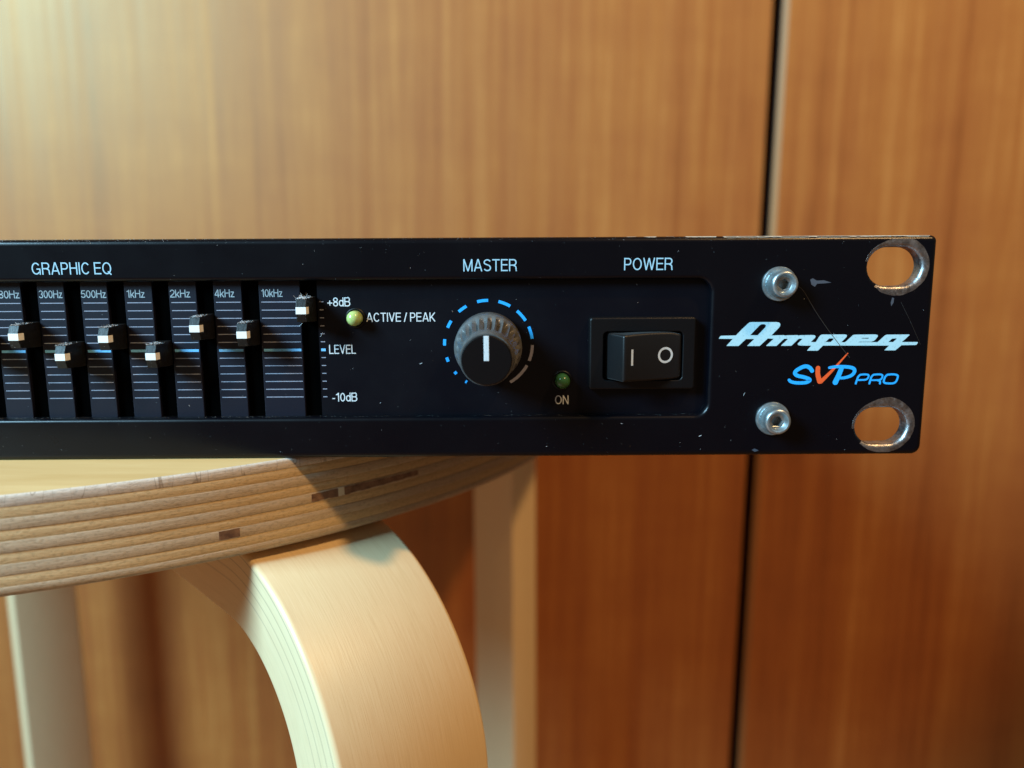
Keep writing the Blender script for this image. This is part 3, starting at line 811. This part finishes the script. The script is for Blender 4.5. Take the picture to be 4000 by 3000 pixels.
def spline(pts, n=8):
    out = []
    for i in range(len(pts)-1):
        p0 = Vector(pts[max(i-1, 0)]); p1 = Vector(pts[i]); p2 = Vector(pts[i+1]); p3 = Vector(pts[min(i+2, len(pts)-1)])
        for k in range(n):
            t = k/n; out.append(tuple(.5*((2*p1) + (p2-p0)*t + (2*p0-5*p1+4*p2-p3)*t*t + (3*p1-p0-3*p2+p3)*t**3)))
    out.append(tuple(pts[-1])); return out
def brush(bm, pts, w0, w1, y, wm=None, sm=True):
    q = spline(pts) if sm else [tuple(p) for p in pts]; n = len(q); P_ = [tr(p) for p in q]; ws = []
    for i in range(n):
        t = i/(n-1); w = w0 + (w1-w0)*t
        if wm: w += (wm - (w0+w1)/2)*math.sin(math.pi*t)
        ws.append(w*.0197)
    ribbon(bm, P_, 1, y, closed=False, widths=ws)
    for p, w in ((P_[0], ws[0]), (P_[-1], ws[-1])):      # round ends
        c = bm.verts.new((p[0], y-.0015, p[1])); r = [bm.verts.new((p[0] + w/2*math.cos(2*math.pi*i/16), y-.0015, p[1] + w/2*math.sin(2*math.pi*i/16))) for i in range(16)]
        for i in range(16): bm.faces.new((c, r[i], r[(i+1) % 16]))
bm = bmesh.new()
brush(bm, [(1008, 588), (988, 560), (948, 542), (890, 560), (838, 600), (856, 634), (940, 655), (986, 678), (950, 704), (860, 709), (800, 698), (778, 680)], 40, 30, -.014, 38)
finish("model_lettering", bm, M_BLUE, amp)
bm = bmesh.new()
brush(bm, [(1068, 560), (1066, 620), (1084, 694)], 46, 50, -.014)
brush(bm, [(1096, 696), (1180, 615), (1260, 530), (1366, 412)], 42, 12, -.018)
finish("model_lettering", bm, M_ORANGE, amp)
bm = bmesh.new()
brush(bm, [(1306, 556), (1276, 630), (1242, 702)], 46, 56, -.026)
brush(bm, [(1182, 556), (1240, 547), (1330, 546), (1412, 558), (1436, 590), (1406, 632), (1340, 656), (1282, 660)], 26, 26, -.022, 36)
finish("model_lettering", bm, M_BLUE, amp)
bm = bmesh.new()
brush(bm, [(1447, 715), (1466, 660), (1478, 640), (1500, 626), (1552, 624), (1576, 632), (1572, 654), (1548, 676), (1470, 680)], 20, 18, -.014)
brush(bm, [(1584, 715), (1600, 660), (1612, 640), (1632, 626), (1692, 624), (1714, 633), (1712, 656), (1694, 676), (1664, 681)], 20, 18, -.018)
brush(bm, [(1668, 684), (1690, 693), (1690, 715)], 18, 20, -.026)
brush(bm, [(1600, 681), (1640, 681), (1672, 681)], 17, 17, -.022)
o_ = [(1742, 650), (1760, 630), (1790, 624), (1838, 624), (1868, 636), (1866, 664), (1852, 694), (1826, 712), (1776, 714), (1738, 708), (1728, 690), (1742, 650)]
P_ = [tr(p) for p in spline(o_, 6)]; ribbon(bm, P_, 20*.0197, -.016, closed=True)
finish("model_lettering", bm, M_BLUE, amp)

# ------------------------------------------------------------------ hairs, dust
def strand(name, pts, r, m, label, cat):
    bm = bmesh.new(); q = spline(pts, 8) if len(pts) > 2 else pts; prev = None
    for i, p in enumerate(q):
        p = Vector(p); rr = [bm.verts.new((p.x + r*math.cos(2*math.pi*k/5), p.y, p.z + r*math.sin(2*math.pi*k/5))) for k in range(5)]
        if prev:
            for k in range(5): bm.faces.new((prev[k], prev[(k+1) % 5], rr[(k+1) % 5], rr[k]))
        prev = rr
    o = finish(name, bm, m, smooth=True)
    if label: o['label'] = label; o['category'] = cat
    return o
strand("hair", [(-28.6, -3.2, 12.4), (-26.35, -1.2, 11.3), (-23.3, -.5, 7.05), (-19.75, -.2, 2.45), (-16.0, -.08, -1.95)], .055, M_HAIR, "dark hair lying from the upper screw across the white logo", "hair")
strand("hair", [(-6.5, -.06, 9.0), (-4.4, -.12, 5.2), (-2.0, -.06, .6)], .028, M_HAIR, "short faint hair below the upper rack slot", "hair")
bm = bmesh.new(); rnd = random.Random(21)
def fleck(x, y, z, r, flat=.35):
    n = 5; a0_ = rnd.uniform(0, 6.3); e = rnd.uniform(.4, 1.0)
    pts = []
    for i in range(n):
        a = a0_ + 2*math.pi*i/n; q = r*rnd.uniform(.6, 1.2)
        pts.append(bm.verts.new((x + q*math.cos(a), y - r*flat*.5, z + q*e*math.sin(a))))
    t = bm.verts.new((x, y - r*flat*1.4, z))
    for i in range(n): bm.faces.new((pts[i], pts[(i+1) % n], t))
def fibre(x, y, z, dx, dy, dz, r):
    prev = None; k = rnd.uniform(-.25, .25)*math.hypot(dx, dz)
    for i in range(6):
        t = i/5; b_ = math.sin(math.pi*t)*k
        c = Vector((x + dx*t + b_*.7, y + dy*t, z + dz*t + b_*.4))
        rr = [bm.verts.new((c.x + r*math.cos(2.1*q), c.y + r*.6*math.sin(2.1*q+.5), c.z + r*math.sin(2.1*q))) for q in range(3)]
        if prev:
            for q in range(3): bm.faces.new((prev[q], prev[(q+1) % 3], rr[(q+1) % 3], rr[q]))
        prev = rr
in_rec = lambda x, z: -13 < z < 13 and x < -45
for i in range(400):
    x = rnd.uniform(-190, -1.5); z = rnd.uniform(-21, 21)
    if rnd.random() < .35: z = rnd.choice((rnd.uniform(18, 21.6), rnd.uniform(-21.3, -14.2)))
    if any(abs(x - h[0]) < 6.2 and abs(z - h[1]) < 4.8 for h in HX): continue
    if in_rec(x, z):
        if any(a - .2 < x < b + .2 for a, b in SL): continue
        y = YR
    elif -13.9 < z < 14.1 and x < -43: continue
    else: y = 0
    fleck(x, y, z, .020 + .042*rnd.random()**3)
for i in range(13):
    x = rnd.uniform(-188, -3); z = rnd.uniform(-21, 21)
    if (13 < abs(z) < 14.3 and x < -43) or any(abs(x - h[0]) < 6.5 and abs(z - h[1]) < 5 for h in HX): continue
    if in_rec(x, z) and any(a - .5 < x < b + .5 for a, b in SL): continue
    a = rnd.uniform(0, 6.3); L_ = rnd.uniform(.15, .45)
    fibre(x, (YR if in_rec(x, z) else 0) - .03, z, L_*math.cos(a), 0, L_*math.sin(a), .022)
for i in range(900):                                    # fluff along the rounded top edge and the lower lip of the recess, added thicker to the left to brighten the edge highlights
    x = -190 + 187*rnd.random()**1.7
    if rnd.random() < .55:
        y = rnd.uniform(.05, 1.0); fleck(x, y - .01, edge_z(y), (.018 + .035*rnd.random()**2)*(1 + 1.1*max(0, min(1, (-125 - x)/50))), 1.0)
    elif x < -46: fleck(x, rnd.uniform(.3, 1.6), -13.52 + rnd.uniform(0, .08), .018 + .035*rnd.random()**2, 1.2)
for (x, z) in SPOS:                                     # lint on the slider tops
    heavy = x > -126
    for i in range(85 if heavy else 55):
        y = rnd.uniform(-4.2, .4); hw = .95 + .35*(y + 4.3)/4.6; zt = z + 2.2 + .22*(y + 4.3)/4.6
        fleck(x + rnd.uniform(-hw, hw), y, zt + .02, .04 + .08*rnd.random(), 1.3)
    for i in range(26 if heavy else 10):
        y = rnd.uniform(-4.2, -.5); L_ = rnd.uniform(.2, .9 if not heavy else 1.5)
        a = rnd.uniform(.2, 2.9); fibre(x + rnd.uniform(-.9, .9), y, z + 2.25, L_*math.cos(a), rnd.uniform(-.3, .3), L_*math.sin(a)*(.5 if not heavy else .8), .018)
    for i in range(7): fleck(x + rnd.uniform(.9, 1.2), rnd.uniform(-4, .5), z + rnd.uniform(-2, 2), .03 + .03*rnd.random(), .6)
    for i in range(5): fleck(x + rnd.uniform(-.9, .9), -4.32, z + rnd.uniform(-2, 2), .02 + .03*rnd.random(), .4)
for (x, y, z, dx, dz) in ((-121.8, 1.9, 2.6, .5, .9), (-124.2, -1.2, 5.9, -.9, -.9), (-102, 1.9, -3, .5, .2), (-36.9, -.05, -9.6, .3, .6), (-45.6, -.03, -17.9, .5, .25)):
    fibre(x, y, z, dx, 0, dz, .035)
d = finish("dust", bm, M_DUST, recalc=True); d['kind'] = 'stuff'; d['label'] = "pale dust and lint on the black panel and slider tops"
